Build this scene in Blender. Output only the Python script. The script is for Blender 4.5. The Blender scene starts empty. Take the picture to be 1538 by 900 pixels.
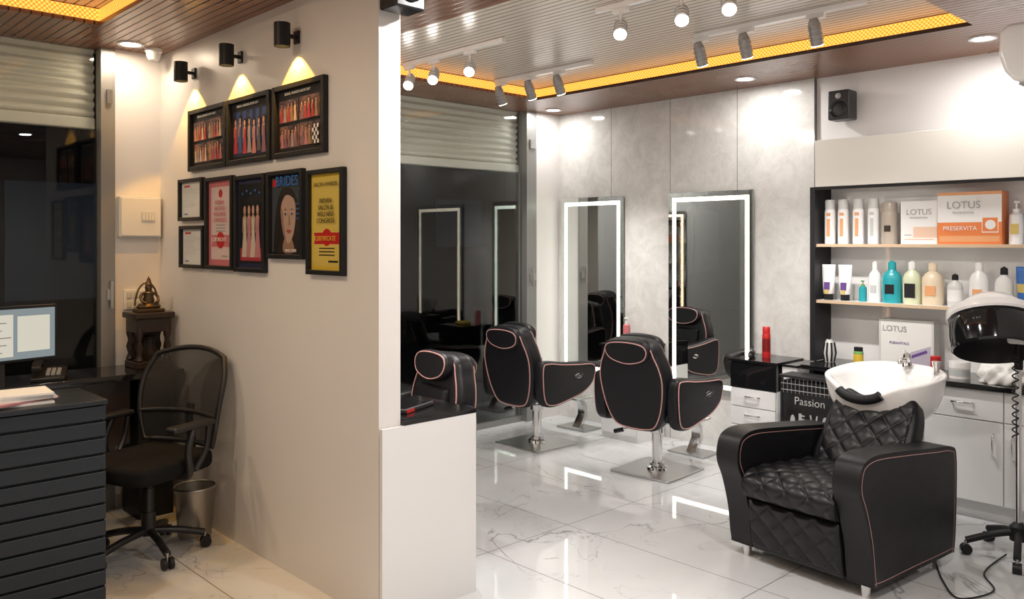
import bpy, bmesh, math, random
from math import sin, cos, pi, radians
from mathutils import Vector, Matrix, Euler
random.seed(4)
scene = bpy.context.scene
COL = scene.collection
LS = 1.5   # global lamp scale

# ------------------------------------------------------------------ materials
def mat(name, col, rough=0.5, metal=0.0, emit=None, es=0.0, coat=0.0, spec=None):
    m = bpy.data.materials.new(name); m.use_nodes = True
    b = m.node_tree.nodes['Principled BSDF']
    b.inputs['Base Color'].default_value = (*col, 1)
    b.inputs['Roughness'].default_value = rough
    b.inputs['Metallic'].default_value = metal
    if emit is not None:
        b.inputs['Emission Color'].default_value = (*emit, 1)
        b.inputs['Emission Strength'].default_value = es
    if coat: b.inputs['Coat Weight'].default_value = coat
    if spec is not None: b.inputs['Specular IOR Level'].default_value = spec
    # subtle procedural roughness variation
    nt = m.node_tree
    n = nt.nodes.new('ShaderNodeTexNoise'); n.inputs['Scale'].default_value = 9
    r = nt.nodes.new('ShaderNodeMapRange')
    r.inputs['To Min'].default_value = max(0, rough*0.85); r.inputs['To Max'].default_value = min(1, rough*1.15+0.005)
    nt.links.new(n.outputs['Fac'], r.inputs['Value']); nt.links.new(r.outputs['Result'], b.inputs['Roughness'])
    return m

class N:
    def __init__(s, m):
        s.nt = m.node_tree; s.b = s.nt.nodes.get('Principled BSDF')
        s.tc = s.nt.nodes.new('ShaderNodeTexCoord')
        s.sx = s.nt.nodes.new('ShaderNodeSeparateXYZ'); s.nt.links.new(s.tc.outputs['Object'], s.sx.inputs[0])
    def m(s, op, a, b=None, c=None):
        n = s.nt.nodes.new('ShaderNodeMath'); n.operation = op
        for i, v in enumerate((a, b, c)):
            if v is None: continue
            if isinstance(v, (int, float)): n.inputs[i].default_value = v
            else: s.nt.links.new(v, n.inputs[i])
        return n.outputs[0]
    def mix(s, f, a, b):
        n = s.nt.nodes.new('ShaderNodeMix'); n.data_type = 'RGBA'
        if isinstance(f, (int, float)): n.inputs[0].default_value = f
        else: s.nt.links.new(f, n.inputs[0])
        for i, v in ((6, a), (7, b)):
            if isinstance(v, tuple): n.inputs[i].default_value = (*v, 1)
            else: s.nt.links.new(v, n.inputs[i])
        return n.outputs[2]
    def noise(s, scale, detail=4, dist=0.0, rough=0.5):
        n = s.nt.nodes.new('ShaderNodeTexNoise'); n.inputs['Scale'].default_value = scale
        n.inputs['Detail'].default_value = detail; n.inputs['Distortion'].default_value = dist
        n.inputs['Roughness'].default_value = rough
        s.nt.links.new(s.tc.outputs['Object'], n.inputs['Vector']); return n.outputs['Fac']
    def rng(s, v, a, b, c=0, d=1):
        n = s.nt.nodes.new('ShaderNodeMapRange'); s.nt.links.new(v, n.inputs[0])
        for i, q in enumerate((a, b, c, d)): n.inputs[i+1].default_value = q
        return n.outputs[0]
    def bump(s, h, dist=0.01, st=1.0):
        n = s.nt.nodes.new('ShaderNodeBump'); n.inputs['Distance'].default_value = dist
        n.inputs['Strength'].default_value = st
        s.nt.links.new(h, n.inputs['Height']); s.nt.links.new(n.outputs[0], s.b.inputs['Normal'])
    def col(s, c): s.nt.links.new(c, s.b.inputs['Base Color'])

def wall_mat(name, col, rough=0.55):
    m = mat(name, col, rough); n = N(m)
    n.col(n.mix(n.noise(2.2, 5), tuple(c*0.95 for c in col), tuple(min(1, c*1.03) for c in col)))
    n.bump(n.noise(60, 3), 0.0015, 0.35)
    return m
M_wall = wall_mat('wall_paint', (0.76, 0.73, 0.71), 0.38)
M_wall2 = wall_mat('wall_paint_right', (0.76, 0.75, 0.75), 0.5)

def slat_mat(name, c1, c2, groove, pitch, rough):
    m = mat(name, c1, rough); n = N(m)
    f = n.m('FRACT', n.m('DIVIDE', n.m('ADD', n.sx.outputs[0], 50.0), pitch))
    g = n.m('LESS_THAN', f, 0.16)
    st = n.noise(4, 3)
    n.col(n.mix(g, n.mix(st, c1, c2), groove))
    h = n.rng(n.m('ABSOLUTE', n.m('SUBTRACT', f, 0.08)), 0.0, 0.1)
    n.bump(h, 0.006, 0.8)
    return m
M_brown = slat_mat('ceiling_brown_slats', (0.20, 0.085, 0.045), (0.26, 0.115, 0.06), (0.03, 0.012, 0.008), 0.05, 0.28)
M_cream = slat_mat('ceiling_cream_slats', (0.60, 0.55, 0.48), (0.68, 0.62, 0.55), (0.16, 0.13, 0.11), 0.05, 0.25)

# gold glowing perforated cove strip
M_cove = mat('cove_gold_strip', (0.7, 0.35, 0.05), 0.4)
n = N(M_cove)
t = n.m('ADD', n.sx.outputs[0], n.sx.outputs[1])
s1 = n.m('SINE', n.m('MULTIPLY', t, 2*pi/0.024)); s2 = n.m('SINE', n.m('MULTIPLY', n.sx.outputs[2], 2*pi/0.024))
d = n.rng(n.m('MULTIPLY', s1, s2), -0.6, 0.9)
n.nt.links.new(n.mix(d, (1.0, 0.32, 0.025), (1.0, 0.50, 0.11)), n.b.inputs['Emission Color'])
n.nt.links.new(n.rng(d, 0, 1, 0.8, 1.9), n.b.inputs['Emission Strength'])

# floor
M_floor = mat('floor_marble_tile', (0.8, 0.8, 0.8), 0.06); n = N(M_floor)
n.b.inputs['IOR'].default_value = 1.62
v1 = n.noise(0.9, 5, 1.1, 0.5); v2 = n.noise(1.9, 5, 1.8, 0.55); msk = n.rng(n.noise(1.1, 2), 0.42, 0.6)
a1 = n.rng(n.m('ABSOLUTE', n.m('SUBTRACT', v1, 0.5)), 0.0, 0.008, 0.75, 0.0)
a2 = n.m('MULTIPLY', n.rng(n.m('ABSOLUTE', n.m('SUBTRACT', v2, 0.47)), 0.0, 0.007, 0.55, 0.0), msk)
v = n.m('MINIMUM', n.m('ADD', n.m('MULTIPLY', a1, n.rng(n.noise(1.7, 2), 0.4, 0.6)), a2), 1.0)
base = n.mix(n.rng(n.noise(0.9, 3, 0.6), 0.35, 0.65), (0.61, 0.62, 0.635), (0.68, 0.685, 0.69))
cc = n.mix(v, base, (0.22, 0.22, 0.23))
gx = n.m('FRACT', n.m('DIVIDE', n.m('ADD', n.sx.outputs[0], 60.13), 0.6))
gy = n.m('FRACT', n.m('DIVIDE', n.m('ADD', n.sx.outputs[1], 60.4), 1.2))
g = n.m('MAXIMUM', n.m('LESS_THAN', gx, 0.008), n.m('LESS_THAN', gy, 0.004))
n.col(n.mix(g, cc, (0.14, 0.13, 0.12)))
n.nt.links.new(n.rng(g, 0, 1, 0.03, 0.5), n.b.inputs['Roughness'])

# grey marble gloss panel
M_panel = mat('grey_marble_panel', (0.55, 0.54, 0.52), 0.07); n = N(M_panel)
f1 = n.rng(n.noise(6, 10, 1.2, 0.7), 0.34, 0.66); f2 = n.rng(n.noise(24, 6, 0.8, 0.75), 0.56, 0.68)
f3 = n.rng(n.m('ABSOLUTE', n.m('SUBTRACT', n.noise(3.2, 6, 1.5, 0.6), 0.5)), 0.0, 0.02, 0.3, 0.0)
c = n.mix(f1, (0.58, 0.57, 0.55), (0.71, 0.70, 0.68)); c = n.mix(n.m('MULTIPLY', f2, 0.4), c, (0.46, 0.45, 0.43)); c = n.mix(f3, c, (0.78, 0.77, 0.75))
fy = n.m('FRACT', n.m('DIVIDE', n.m('SUBTRACT', n.sx.outputs[1], 2.81), 0.6175))
g = n.m('LESS_THAN', fy, 0.008)
n.col(n.mix(g, c, (0.15, 0.15, 0.15)))
n.nt.links.new(n.rng(n.noise(20, 4), 0, 1, 0.05, 0.12), n.b.inputs['Roughness'])

M_white = mat('white_laminate', (0.78, 0.78, 0.78), 0.22)
M_whiteg = mat('white_gloss', (0.84, 0.83, 0.82), 0.1, coat=0.5)
M_cream2 = mat('cream_panel', (0.78, 0.76, 0.71), 0.25)
M_black = mat('black_gloss', (0.008, 0.008, 0.009), 0.08)
M_blackm = mat('black_matte', (0.012, 0.012, 0.014), 0.45, spec=0.3)
M_plast = mat('black_plastic', (0.015, 0.015, 0.017), 0.35)
M_slate = mat('slatwall_dark', (0.016, 0.021, 0.028), 0.35, spec=0.3)
M_leather = mat('black_leather', (0.007, 0.007, 0.009), 0.40, spec=0.34); n = N(M_leather); n.bump(n.noise(160, 3), 0.001, 0.4)
M_quilt = mat('quilted_leather', (0.007, 0.007, 0.009), 0.36, spec=0.38); n = N(M_quilt); n.bump(n.noise(160, 3), 0.001, 0.3)
M_pink = mat('pink_piping', (0.58, 0.31, 0.29), 0.45)
M_chrome = mat('chrome', (0.82, 0.82, 0.82), 0.12, 1.0)
M_steel = mat('brushed_steel', (0.55, 0.55, 0.55), 0.3, 1.0)
M_alu = mat('aluminium_frame', (0.33, 0.33, 0.32), 0.4, 0.7)
M_mirror = mat('mirror_glass', (0.78, 0.81, 0.80), 0.0, 1.0)
M_shut = mat('shutter_steel', (0.76, 0.73, 0.65), 0.5, 0.0)
M_wood = mat('light_wood_edge', (0.60, 0.44, 0.29), 0.4)
M_gold = mat('dark_bronze', (0.11, 0.075, 0.045), 0.38, 0.8)
M_dkwood = mat('dark_carved_wood', (0.024, 0.014, 0.011), 0.3)
M_grey = mat('grey_plastic', (0.34, 0.34, 0.34), 0.35)
M_can = mat('lamp_can_grey', (0.30, 0.30, 0.30), 0.35, 0.3)
M_ltgrey = mat('light_grey', (0.60, 0.60, 0.58), 0.35)
M_lensw = mat('lamp_lens_white', (1, 1, 1), 0.3, emit=(1.0, 0.95, 0.86), es=12)
M_lensx = mat('lamp_lens_bright', (1, 1, 1), 0.3, emit=(1.0, 0.95, 0.86), es=30)
M_lensy = mat('lamp_lens_warm', (1, 1, 1), 0.3, emit=(1.0, 0.66, 0.22), es=8)
M_ledw = mat('mirror_led_warm', (1, 1, 1), 0.3, emit=(1.0, 0.86, 0.64), es=5.0)
M_ledg = mat('mirror_led_cool', (1, 1, 1), 0.3, emit=(0.86, 1.0, 0.80), es=3.5)
M_leda = mat('mirror_led_amber', (1, 1, 1), 0.3, emit=(1.0, 0.60, 0.34), es=7.0)
M_red = mat('red', (0.50, 0.02, 0.02), 0.3)
M_teal = mat('teal', (0.02, 0.33, 0.38), 0.25)
M_orange = mat('orange', (0.72, 0.20, 0.05), 0.35)
M_purple = mat('purple', (0.12, 0.05, 0.25), 0.4)
M_tan = mat('tan', (0.42, 0.36, 0.30), 0.3)
M_creamb = mat('cream_bottle', (0.72, 0.60, 0.44), 0.3)
M_skin = mat('print_skin', (0.50, 0.28, 0.19), 0.5)
M_navy = mat('print_navy', (0.015, 0.02, 0.06), 0.5)
M_blue = mat('print_blue', (0.03, 0.14, 0.45), 0.4)
M_pink2 = mat('print_pink', (0.55, 0.16, 0.18), 0.5)
M_yel = mat('print_yellow', (0.66, 0.46, 0.05), 0.35)
M_paper = mat('paper_white', (0.76, 0.75, 0.73), 0.5)
M_green = mat('green', (0.15, 0.35, 0.10), 0.4)
M_dress = [mat('print_dress_%d' % i, c, 0.5) for i, c in enumerate([(0.38, 0.03, 0.05), (0.52, 0.45, 0.36), (0.30, 0.17, 0.08), (0.04, 0.08, 0.24), (0.45, 0.18, 0.20), (0.10, 0.08, 0.10), (0.22, 0.10, 0.14), (0.30, 0.28, 0.30)])]
# photo-print background, blotchy stage lighting
M_stage = mat('print_stage', (0.1, 0.06, 0.08), 0.4); n = N(M_stage)
n.col(n.mix(n.rng(n.noise(14, 4, 1.0), 0.35, 0.65), (0.02, 0.012, 0.03), (0.26, 0.13, 0.11)))
# glass
def glass_mat(name, tint, fac):
    m = bpy.data.materials.new(name); m.use_nodes = True; nt = m.node_tree
    for x in list(nt.nodes): nt.nodes.remove(x)
    o = nt.nodes.new('ShaderNodeOutputMaterial'); t = nt.nodes.new('ShaderNodeBsdfTransparent'); g = nt.nodes.new('ShaderNodeBsdfGlossy')
    t.inputs[0].default_value = (*tint, 1); g.inputs['Roughness'].default_value = 0.0; g.inputs[0].default_value = (1, 1, 1, 1)
    mx = nt.nodes.new('ShaderNodeMixShader')
    lw = nt.nodes.new('ShaderNodeFresnel'); lw.inputs[0].default_value = 1.42
    r = nt.nodes.new('ShaderNodeMapRange'); r.inputs[3].default_value = fac; r.inputs[4].default_value = 0.5
    nt.links.new(lw.outputs[0], r.inputs[0]); nt.links.new(r.outputs[0], mx.inputs[0])
    nt.links.new(t.outputs[0], mx.inputs[1]); nt.links.new(g.outputs[0], mx.inputs[2]); nt.links.new(mx.outputs[0], o.inputs[0])
    return m
M_glass = glass_mat('window_glass', (0.95, 0.97, 0.965), 0.0)
def mesh_fabric(name, dens):
    m = bpy.data.materials.new(name); m.use_nodes = True; nt = m.node_tree
    b = nt.nodes['Principled BSDF']; b.inputs['Base Color'].default_value = (0.014, 0.014, 0.014, 1); b.inputs['Roughness'].default_value = 0.6
    o = nt.nodes['Material Output']; t = nt.nodes.new('ShaderNodeBsdfTransparent'); mx = nt.nodes.new('ShaderNodeMixShader'); mx.inputs[0].default_value = dens
    nt.links.new(t.outputs[0], mx.inputs[1]); nt.links.new(b.outputs[0], mx.inputs[2]); nt.links.new(mx.outputs[0], o.inputs[0]); return m
M_mesh = mesh_fabric('chair_mesh_fabric', 0.80)

# ------------------------------------------------------------------ geometry helpers
def link(o, par=None):
    COL.objects.link(o)
    if par is not None: o.parent = par
    return o
def empty(name, loc=(0, 0, 0), rz=0.0):
    e = bpy.data.objects.new(name, None); e.location = loc; e.rotation_euler = (0, 0, rz); e.empty_display_size = 0.1
    return link(e)
def obj(name, bm, mats, par=None, smooth=False):
    me = bpy.data.meshes.new(name); bmesh.ops.recalc_face_normals(bm, faces=bm.faces); bm.to_mesh(me); bm.free()
    if not isinstance(mats, (list, tuple)): mats = [mats]
    for m in mats: me.materials.append(m)
    if smooth:
        for p in me.polygons: p.use_smooth = True
    return link(bpy.data.objects.new(name, me), par)
def bmbox(bm, x0, x1, y0, y1, z0, z1, mi=0):
    vs = [bm.verts.new((x, y, z)) for x in (x0, x1) for y in (y0, y1) for z in (z0, z1)]
    for f in ((0, 1, 3, 2), (4, 6, 7, 5), (0, 4, 5, 1), (2, 3, 7, 6), (0, 2, 6, 4), (1, 5, 7, 3)):
        fc = bm.faces.new([vs[i] for i in f]); fc.material_index = mi
    return vs
def bevmod(o, w, seg=3, ang=35):
    b = o.modifiers.new('bevel', 'BEVEL'); b.width = w; b.segments = seg; b.limit_method = 'ANGLE'; b.angle_limit = radians(ang)
    for p in o.data.polygons: p.use_smooth = True
    wn = o.modifiers.new('wn', 'WEIGHTED_NORMAL'); wn.keep_sharp = True
    return o
def box(name, x0, x1, y0, y1, z0, z1, m, par=None, bev=0, seg=2):
    bm = bmesh.new(); bmbox(bm, x0, x1, y0, y1, z0, z1); o = obj(name, bm, m, par)
    if bev: bevmod(o, bev, seg)
    return o
def boxes(name, lst, mats, par=None, bev=0):
    bm = bmesh.new()
    for b in lst: bmbox(bm, *b[:6], b[6] if len(b) > 6 else 0)
    o = obj(name, bm, mats, par)
    if bev: bevmod(o, bev, 2)
    return o
def lathe(name, prof, mats, par=None, loc=(0, 0, 0), n=28, rot=None, mi=None, sx=1, sy=1):
    bm = bmesh.new(); rings = []
    for r, z in prof:
        if r < 1e-5: rings.append([bm.verts.new((0, 0, z))])
        else: rings.append([bm.verts.new((r*cos(2*pi*i/n)*sx, r*sin(2*pi*i/n)*sy, z)) for i in range(n)])
    for k in range(len(rings)-1):
        a, b = rings[k], rings[k+1]
        for i in range(n):
            j = (i+1) % n
            if len(a) == 1 and len(b) == 1: continue
            if len(a) == 1: f = bm.faces.new((a[0], b[i], b[j]))
            elif len(b) == 1: f = bm.faces.new((a[i], a[j], b[0]))
            else: f = bm.faces.new((a[i], a[j], b[j], b[i]))
            if mi: f.material_index = mi[k]
            f.smooth = True
    if len(rings[0]) > 1 and prof[0][0] > 1e-5 and name.find('open') < 0: bm.faces.new(rings[0])
    o = obj(name, bm, mats, par); o.location = loc
    if rot: o.rotation_euler = rot
    e = o.modifiers.new('es', 'EDGE_SPLIT'); e.split_angle = radians(38)
    return o
def cyl(name, p0, p1, r, m, par=None, r1=None, n=20):
    p0 = Vector(p0); p1 = Vector(p1); d = p1-p0; L = d.length; r1 = r if r1 is None else r1
    o = lathe(name, [(0, 0), (r, 0), (r1, L), (0, L)], m, par, n=n)
    o.location = p0; o.rotation_euler = d.to_track_quat('Z', 'Y').to_euler(); return o
def tube(name, pts, r, m, par=None, cyc=False, smooth=False):
    c = bpy.data.curves.new(name, 'CURVE'); c.dimensions = '3D'; c.bevel_depth = r; c.bevel_resolution = 3; c.use_fill_caps = True
    if smooth: pts = cat(pts, 8, cyc)
    s = c.splines.new('POLY'); s.points.add(len(pts)-1)
    for i, p in enumerate(pts): s.points[i].co = (*p, 1)
    s.use_cyclic_u = cyc; s.use_smooth = True
    c.materials.append(m); return link(bpy.data.objects.new(name, c), par)
def cat(P, n=6, cyc=True):
    P = [Vector(p) for p in P]; L = len(P); out = []
    rng = range(L) if cyc else range(L-1)
    for i in rng:
        if cyc: a, b, c, d = P[i-1], P[i], P[(i+1) % L], P[(i+2) % L]
        else: a, b, c, d = P[max(i-1, 0)], P[i], P[i+1], P[min(i+2, L-1)]
        for k in range(n):
            t = k/n
            out.append(0.5*((2*b)+(c-a)*t+(2*a-5*b+4*c-d)*t*t+(3*b-a-3*c+d)*t**3))
    if not cyc: out.append(P[-1])
    return out
def extr(name, pts, plane, c0, c1, m, par=None, bev=0.01, seg=3, sm=6):
    """outline pts(2d) in plane 'xz','yz','xy', extruded c0..c1"""
    if sm: pts = [tuple(p)[:2] for p in cat([(p[0], p[1], 0) for p in pts], sm)]
    bm = bmesh.new()
    def P(a, b, c):
        return {'xz': (a, c, b), 'yz': (c, a, b), 'xy': (a, b, c)}[plane]
    A = [bm.verts.new(P(a, b, c0)) for a, b in pts]; B = [bm.verts.new(P(a, b, c1)) for a, b in pts]
    bm.faces.new(A); bm.faces.new(B)
    for i in range(len(pts)): j = (i+1) % len(pts); bm.faces.new((A[i], A[j], B[j], B[i]))
    o = obj(name, bm, m, par)
    if bev: bevmod(o, bev, seg, 50)
    return o, pts
def inset(pts, d):
    """offset closed 2d outline inward by d"""
    L = len(pts); ar = sum(pts[i][0]*pts[(i+1) % L][1]-pts[(i+1) % L][0]*pts[i][1] for i in range(L)); sg = 1 if ar > 0 else -1; out = []
    for i in range(L):
        a, b = Vector(pts[i-1]), Vector(pts[(i+1) % L]); t = (b-a).normalized(); out.append((pts[i][0]-t.y*d*sg, pts[i][1]+t.x*d*sg))
    return out
def quilt_patch(name, prof, w, par, m, k=0.124, A=0.014, flip=1):
    """diamond-tufted upholstery: follows an x-z profile, spans y -w..w"""
    P = cat([(x, 0, z) for x, z in prof], 24, False)
    s = [0.0]
    for i in range(1, len(P)): s.append(s[-1]+(P[i]-P[i-1]).length)
    S = s[-1]; NU = 110; bm = bmesh.new(); R = []
    for i, p in enumerate(P):
        t = (P[min(i+1, len(P)-1)]-P[max(i-1, 0)]).normalized(); nrm = Vector((-t.z, 0, t.x))*flip; row = []
        for j in range(NU+1):
            y = -w+2*w*j/NU; a = (y+s[i])/k; b = (y-s[i])/k
            h = A*(abs(sin(pi*a))*abs(sin(pi*b)))**0.36
            ed = min(1, (w-abs(y))/0.012, s[i]/0.012+0.001, (S-s[i])/0.012+0.001); h = h*max(0, ed)-0.006*(1-max(0, ed))
            row.append(bm.verts.new(p+nrm*h+Vector((0, y, 0))))
        R.append(row)
    for i in range(len(P)-1):
        for j in range(NU): bm.faces.new((R[i][j], R[i][j+1], R[i+1][j+1], R[i+1][j]))
    return obj(name, bm, m, par, True)
def text(s, loc, size, m, par=None, rot=(pi/2, 0, -pi/2), align='CENTER', ext=0.0004):
    c = bpy.data.curves.new('label_text', 'FONT'); c.body = s; c.size = size; c.align_x = align; c.align_y = 'CENTER'; c.extrude = ext
    c.materials.append(m); o = bpy.data.objects.new('label_text', c); o.location = loc; o.rotation_euler = rot; return link(o, par)
def arealight(name, loc, power, size, col, par=None, rot=(0, 0, 0), spread=None):
    l = bpy.data.lights.new(name, 'AREA'); l.shape = 'DISK'; l.size = size; l.energy = power*LS; l.color = col
    if spread: l.spread = spread
    o = bpy.data.objects.new(name, l); o.location = loc; o.rotation_euler = rot; return link(o, par)
def spot(name, loc, target, power, ang, col, blend=0.5, size=0.02, par=None):
    l = bpy.data.lights.new(name, 'SPOT'); l.energy = power*LS; l.spot_size = radians(ang); l.spot_blend = blend; l.color = col; l.shadow_soft_size = size
    o = bpy.data.objects.new(name, l); o.location = loc
    d = Vector(target)-Vector(loc); o.rotation_euler = d.to_track_quat('-Z', 'Y').to_euler(); return link(o, par)

# ------------------------------------------------------------------ room shell
CH = 2.75
box('floor', -2.6, 5.85, -2.6, 5.5, -0.06, 0, M_floor)
xs = [-2.6, -0.5, 1.48, 2.75, 4.85, 5.85]; ys = [-2.6, 1.54, 2.5, 4.75, 4.81, 5.5]
L = []
for i in range(5):
    for j in range(5):
        cx = (xs[i]+xs[i+1])/2; cy = (ys[j]+ys[j+1])/2
        if 2.75 < cx < 4.85 and 1.54 < cy < 4.81: continue
        if -0.5 < cx < 1.48 and 2.5 < cy < 4.75: continue
        L.append((xs[i], xs[i+1], ys[j], ys[j+1], CH, CH+0.25, 0))
T = CH+0.09
L.append((2.75, 4.85, 1.54, 4.81, T, CH+0.25, 1)); L.append((-0.5, 1.48, 2.5, 4.75, T, CH+0.25, 1))
boxes('ceiling', L, [M_brown, M_cream])
def cove(name, x0, x1, y0, y1):
    t = 0.006; z0 = CH+0.022; z1 = T-0.006
    boxes(name, [(x0, x1, y0, y0+t, z0, z1), (x0, x1, y1-t, y1, z0, z1), (x0, x0+t, y0+t, y1-t, z0, z1), (x1-t, x1, y0+t, y1-t, z0, z1)], [M_cove])
cove('trim_1', 2.75, 4.85, 1.54, 4.81); cove('trim_2', -0.5, 1.48, 2.5, 4.75)

box('wall_mirror_side', 5.65, 5.85, 1.05, 5.5, 0, CH, M_wall2)
box('wall_panel_marble', 5.62, 5.65, 2.81, 5.28, 0, CH, M_panel)
boxes('wall_right', [(4.0, 5.65, 0.95, 1.05, 0, CH), (4.0, 4.1, -2.6, 0.95, 0, CH)], [M_wall2])
box('wall_left', -2.6, -2.5, -2.6, 5.5, 0, CH, M_wall)
box('wall_near', -2.5, 4.0, -2.6, -2.5, 0, CH, M_wall)
box('wall_partition', 2.0, 2.11, 2.91, 5.28, 0, CH, M_wall)
boxes('wall_facade', [(1.73, 2.11, 5.28, 5.5, 0, CH), (5.31, 5.65, 5.28, 5.5, 0, CH), (-2.5, -1.6, 5.28, 5.5, 0, CH)], [M_wall])

# windows with frames
def facade(i, x0, x1, zsh, r0, r1):
    e = empty('window_%d' % i)
    box('glass_pane', x0, x1, 5.335, 5.343, 0.04, CH, M_glass, e)
    L = [(x0, x1, 5.32, 5.36, 0, 0.05)]
    L.append((x0, x0+0.03, 5.32, 5.36, 0.05, CH))
    boxes('frame', L, [M_alu], e)
    # shutter guide rail
    boxes('guide_rail', [(r0, r1, 5.27, 5.30, 0, CH), (r0, r0+0.025, 5.30, 5.36, 0, CH), (r1-0.02, r1, 5.30, 5.36, 0, CH)], [M_alu], e)
    boxes('lock_box', [(r0+0.03, r1-0.02, 5.25, 5.27, 1.25, 1.31), (r0+0.045, r0+0.06, 5.235, 5.25, 1.2, 1.36), (r0+0.03, r1-0.02, 5.25, 5.27, 2.42, 2.5)], [M_steel], e)
    # corrugated shutter
    s = empty('roller_shutter')
    bm = bmesh.new(); pt = 0.055; K = int((CH-zsh)/pt*10); prev = None
    for k in range(K+1):
        z = zsh+(CH-zsh)*k/K; ph = (z-zsh)/pt
        y = 5.42-0.030*abs(sin(pi*ph))
        a = bm.verts.new((x0, y, z)); b = bm.verts.new((x1, y, z))
        if prev: bm.faces.new((prev[0], prev[1], b, a))
        prev = (a, b)
    obj('slats', bm, M_shut, s, True)
    box('bottom_rail', x0, x1, 5.37, 5.43, zsh-0.07, zsh, M_shut, s, 0.01)
facade(1, -1.6, 1.65, 2.34, 1.65, 1.73)
facade(2, 2.11, 5.19, 2.28, 5.19, 5.31)
# outside
M_out = mat('asphalt', (0.006, 0.006, 0.006), 0.8)
box('street_ground', -8, 14, 5.5, 16, -0.12, -0.06, M_out)
bm = bmesh.new(); bmbox(bm, -8, 14, 11, 11.3, -0.06, 5, 0)
for i in range(9): bmbox(bm, -6+i*2.1, -5+i*2.1, 10.98, 11, 0.9+(i % 2)*0.6, 2.3, 1)
M_bld = mat('building_dark', (0.012, 0.012, 0.011), 0.8); M_bw = mat('building_window', (0.01, 0.015, 0.02), 0.3, emit=(0.3, 0.4, 0.6), es=0.012)
obj('neighbouring_building', bm, [M_bld, M_bw])

# ------------------------------------------------------------------ downlights
def downlight(x, y, p, col, lens=M_lensw, r=0.055):
    e = empty('ceiling_downlight', (x, y, CH))
    lathe('trim_ring_open', [(r+0.02, 0), (r+0.018, -0.008), (r, -0.006), (r, 0)], M_white, e)
    lathe('lens', [(0, -0.004), (r, -0.004)], lens, e)
    arealight('lamp', (0, 0, -0.012), p, 0.11, col, e)
NW = (1.0, 0.965, 0.925); WW = (1.0, 0.79, 0.56)
for x, y, p in [(5.28, 3.16, 5.5), (5.32, 5.07, 3.5), (5.2, 1.6, 6), (2.45, 2.3, 17), (2.6, 4.4, 12), (2.4, 0.6, 18), (1.6, -0.8, 17)]: downlight(x, y, p, NW)
for x, y, p in [(1.75, 5.07, 2.4), (0.2, 5.0, 7), (0.9, 1.2, 9), (-1.2, 3.2, 9), (-1.0, -0.6, 9)]: downlight(x, y, p, WW)
e = empty('ceiling_downlight', (0.5, 3.4, T)); lathe('lens', [(0, -0.004), (0.055, -0.004)], M_lensw, e); arealight('lamp', (0, 0, -0.012), 11, 0.11, WW, e)

# ------------------------------------------------------------------ track lights
def track(x, y0, y1, heads, tgt, lit):
    e = empty('track_light', (x, 0, 0))
    box('rail', -0.018, 0.018, y0, y1, T-0.03, T-0.001, M_white, e, 0.003)
    for y in heads:
        d = Vector(tgt).normalized()
        c = Vector((0, y, 2.70)); a = c-d*0.055; b = c+d*0.055
        box('adapter', -0.014, 0.014, y-0.05, y+0.05, T-0.055, T-0.03, M_white, e, 0.003)
        cyl('stem', (0, y, T-0.05), (0, y, 2.71), 0.007, M_white, e)
        body = M_can if not lit else M_white
        cyl('can', a, b, 0.033, body, e)
        cyl('can_rear', a-d*0.03, a, 0.022, body, e, r1=0.031)
        for q in (0.25, 0.5, 0.75): cyl('ring', a.lerp(b, q)-d*0.003, a.lerp(b, q)+d*0.003, 0.036, M_grey, e)
        cyl('lens', b, b+d*0.003, 0.032, M_lensx if lit else M_lensw, e)
        wp = b+d*0.012
        spot('lamp', wp, wp+d, 36, 90 if lit else 72, NW, 0.7, 0.03, e)
track(3.47, 3.72, 4.74, [4.04, 4.41, 4.68], (-0.55, -0.5, -0.6), True)
track(4.35, 3.78, 4.76, [4.70, 4.38, 4.09], (0.45, 0.05, -0.89), False)
track(3.40, 1.85, 2.92, [2.76, 2.38, 2.12], (-0.55, -0.4, -0.65), True)
track(4.25, 1.85, 2.88, [2.84, 2.54, 2.12], (0.45, 0.05, -0.89), False)

# ------------------------------------------------------------------ wall spot lamps
for y in (4.76, 4.17, 3.58):
    e = empty('sconce', (2.0, y, 2.565))
    box('back_plate', -0.012, 0, -0.022, 0.022, -0.03, 0.03, M_blackm, e, 0.002)
    box('bracket', -0.05, -0.012, -0.01, 0.01, -0.008, 0.008, M_blackm, e)
    lathe('shade_open', [(0.034, -0.055), (0.038, -0.055), (0.038, 0.055), (0.0, 0.055)], M_blackm, e, (-0.082, 0, 0))
    lathe('bulb', [(0, -0.035), (0.03, -0.035), (0.034, -0.034)], M_lensy, e, (-0.082, 0, 0))
    spot('lamp', (-0.06, 0, -0.057), (-0.025, 0, -0.3), 13, 96, (1.0, 0.48, 0.05), 0.2, 0.008, e)

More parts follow.
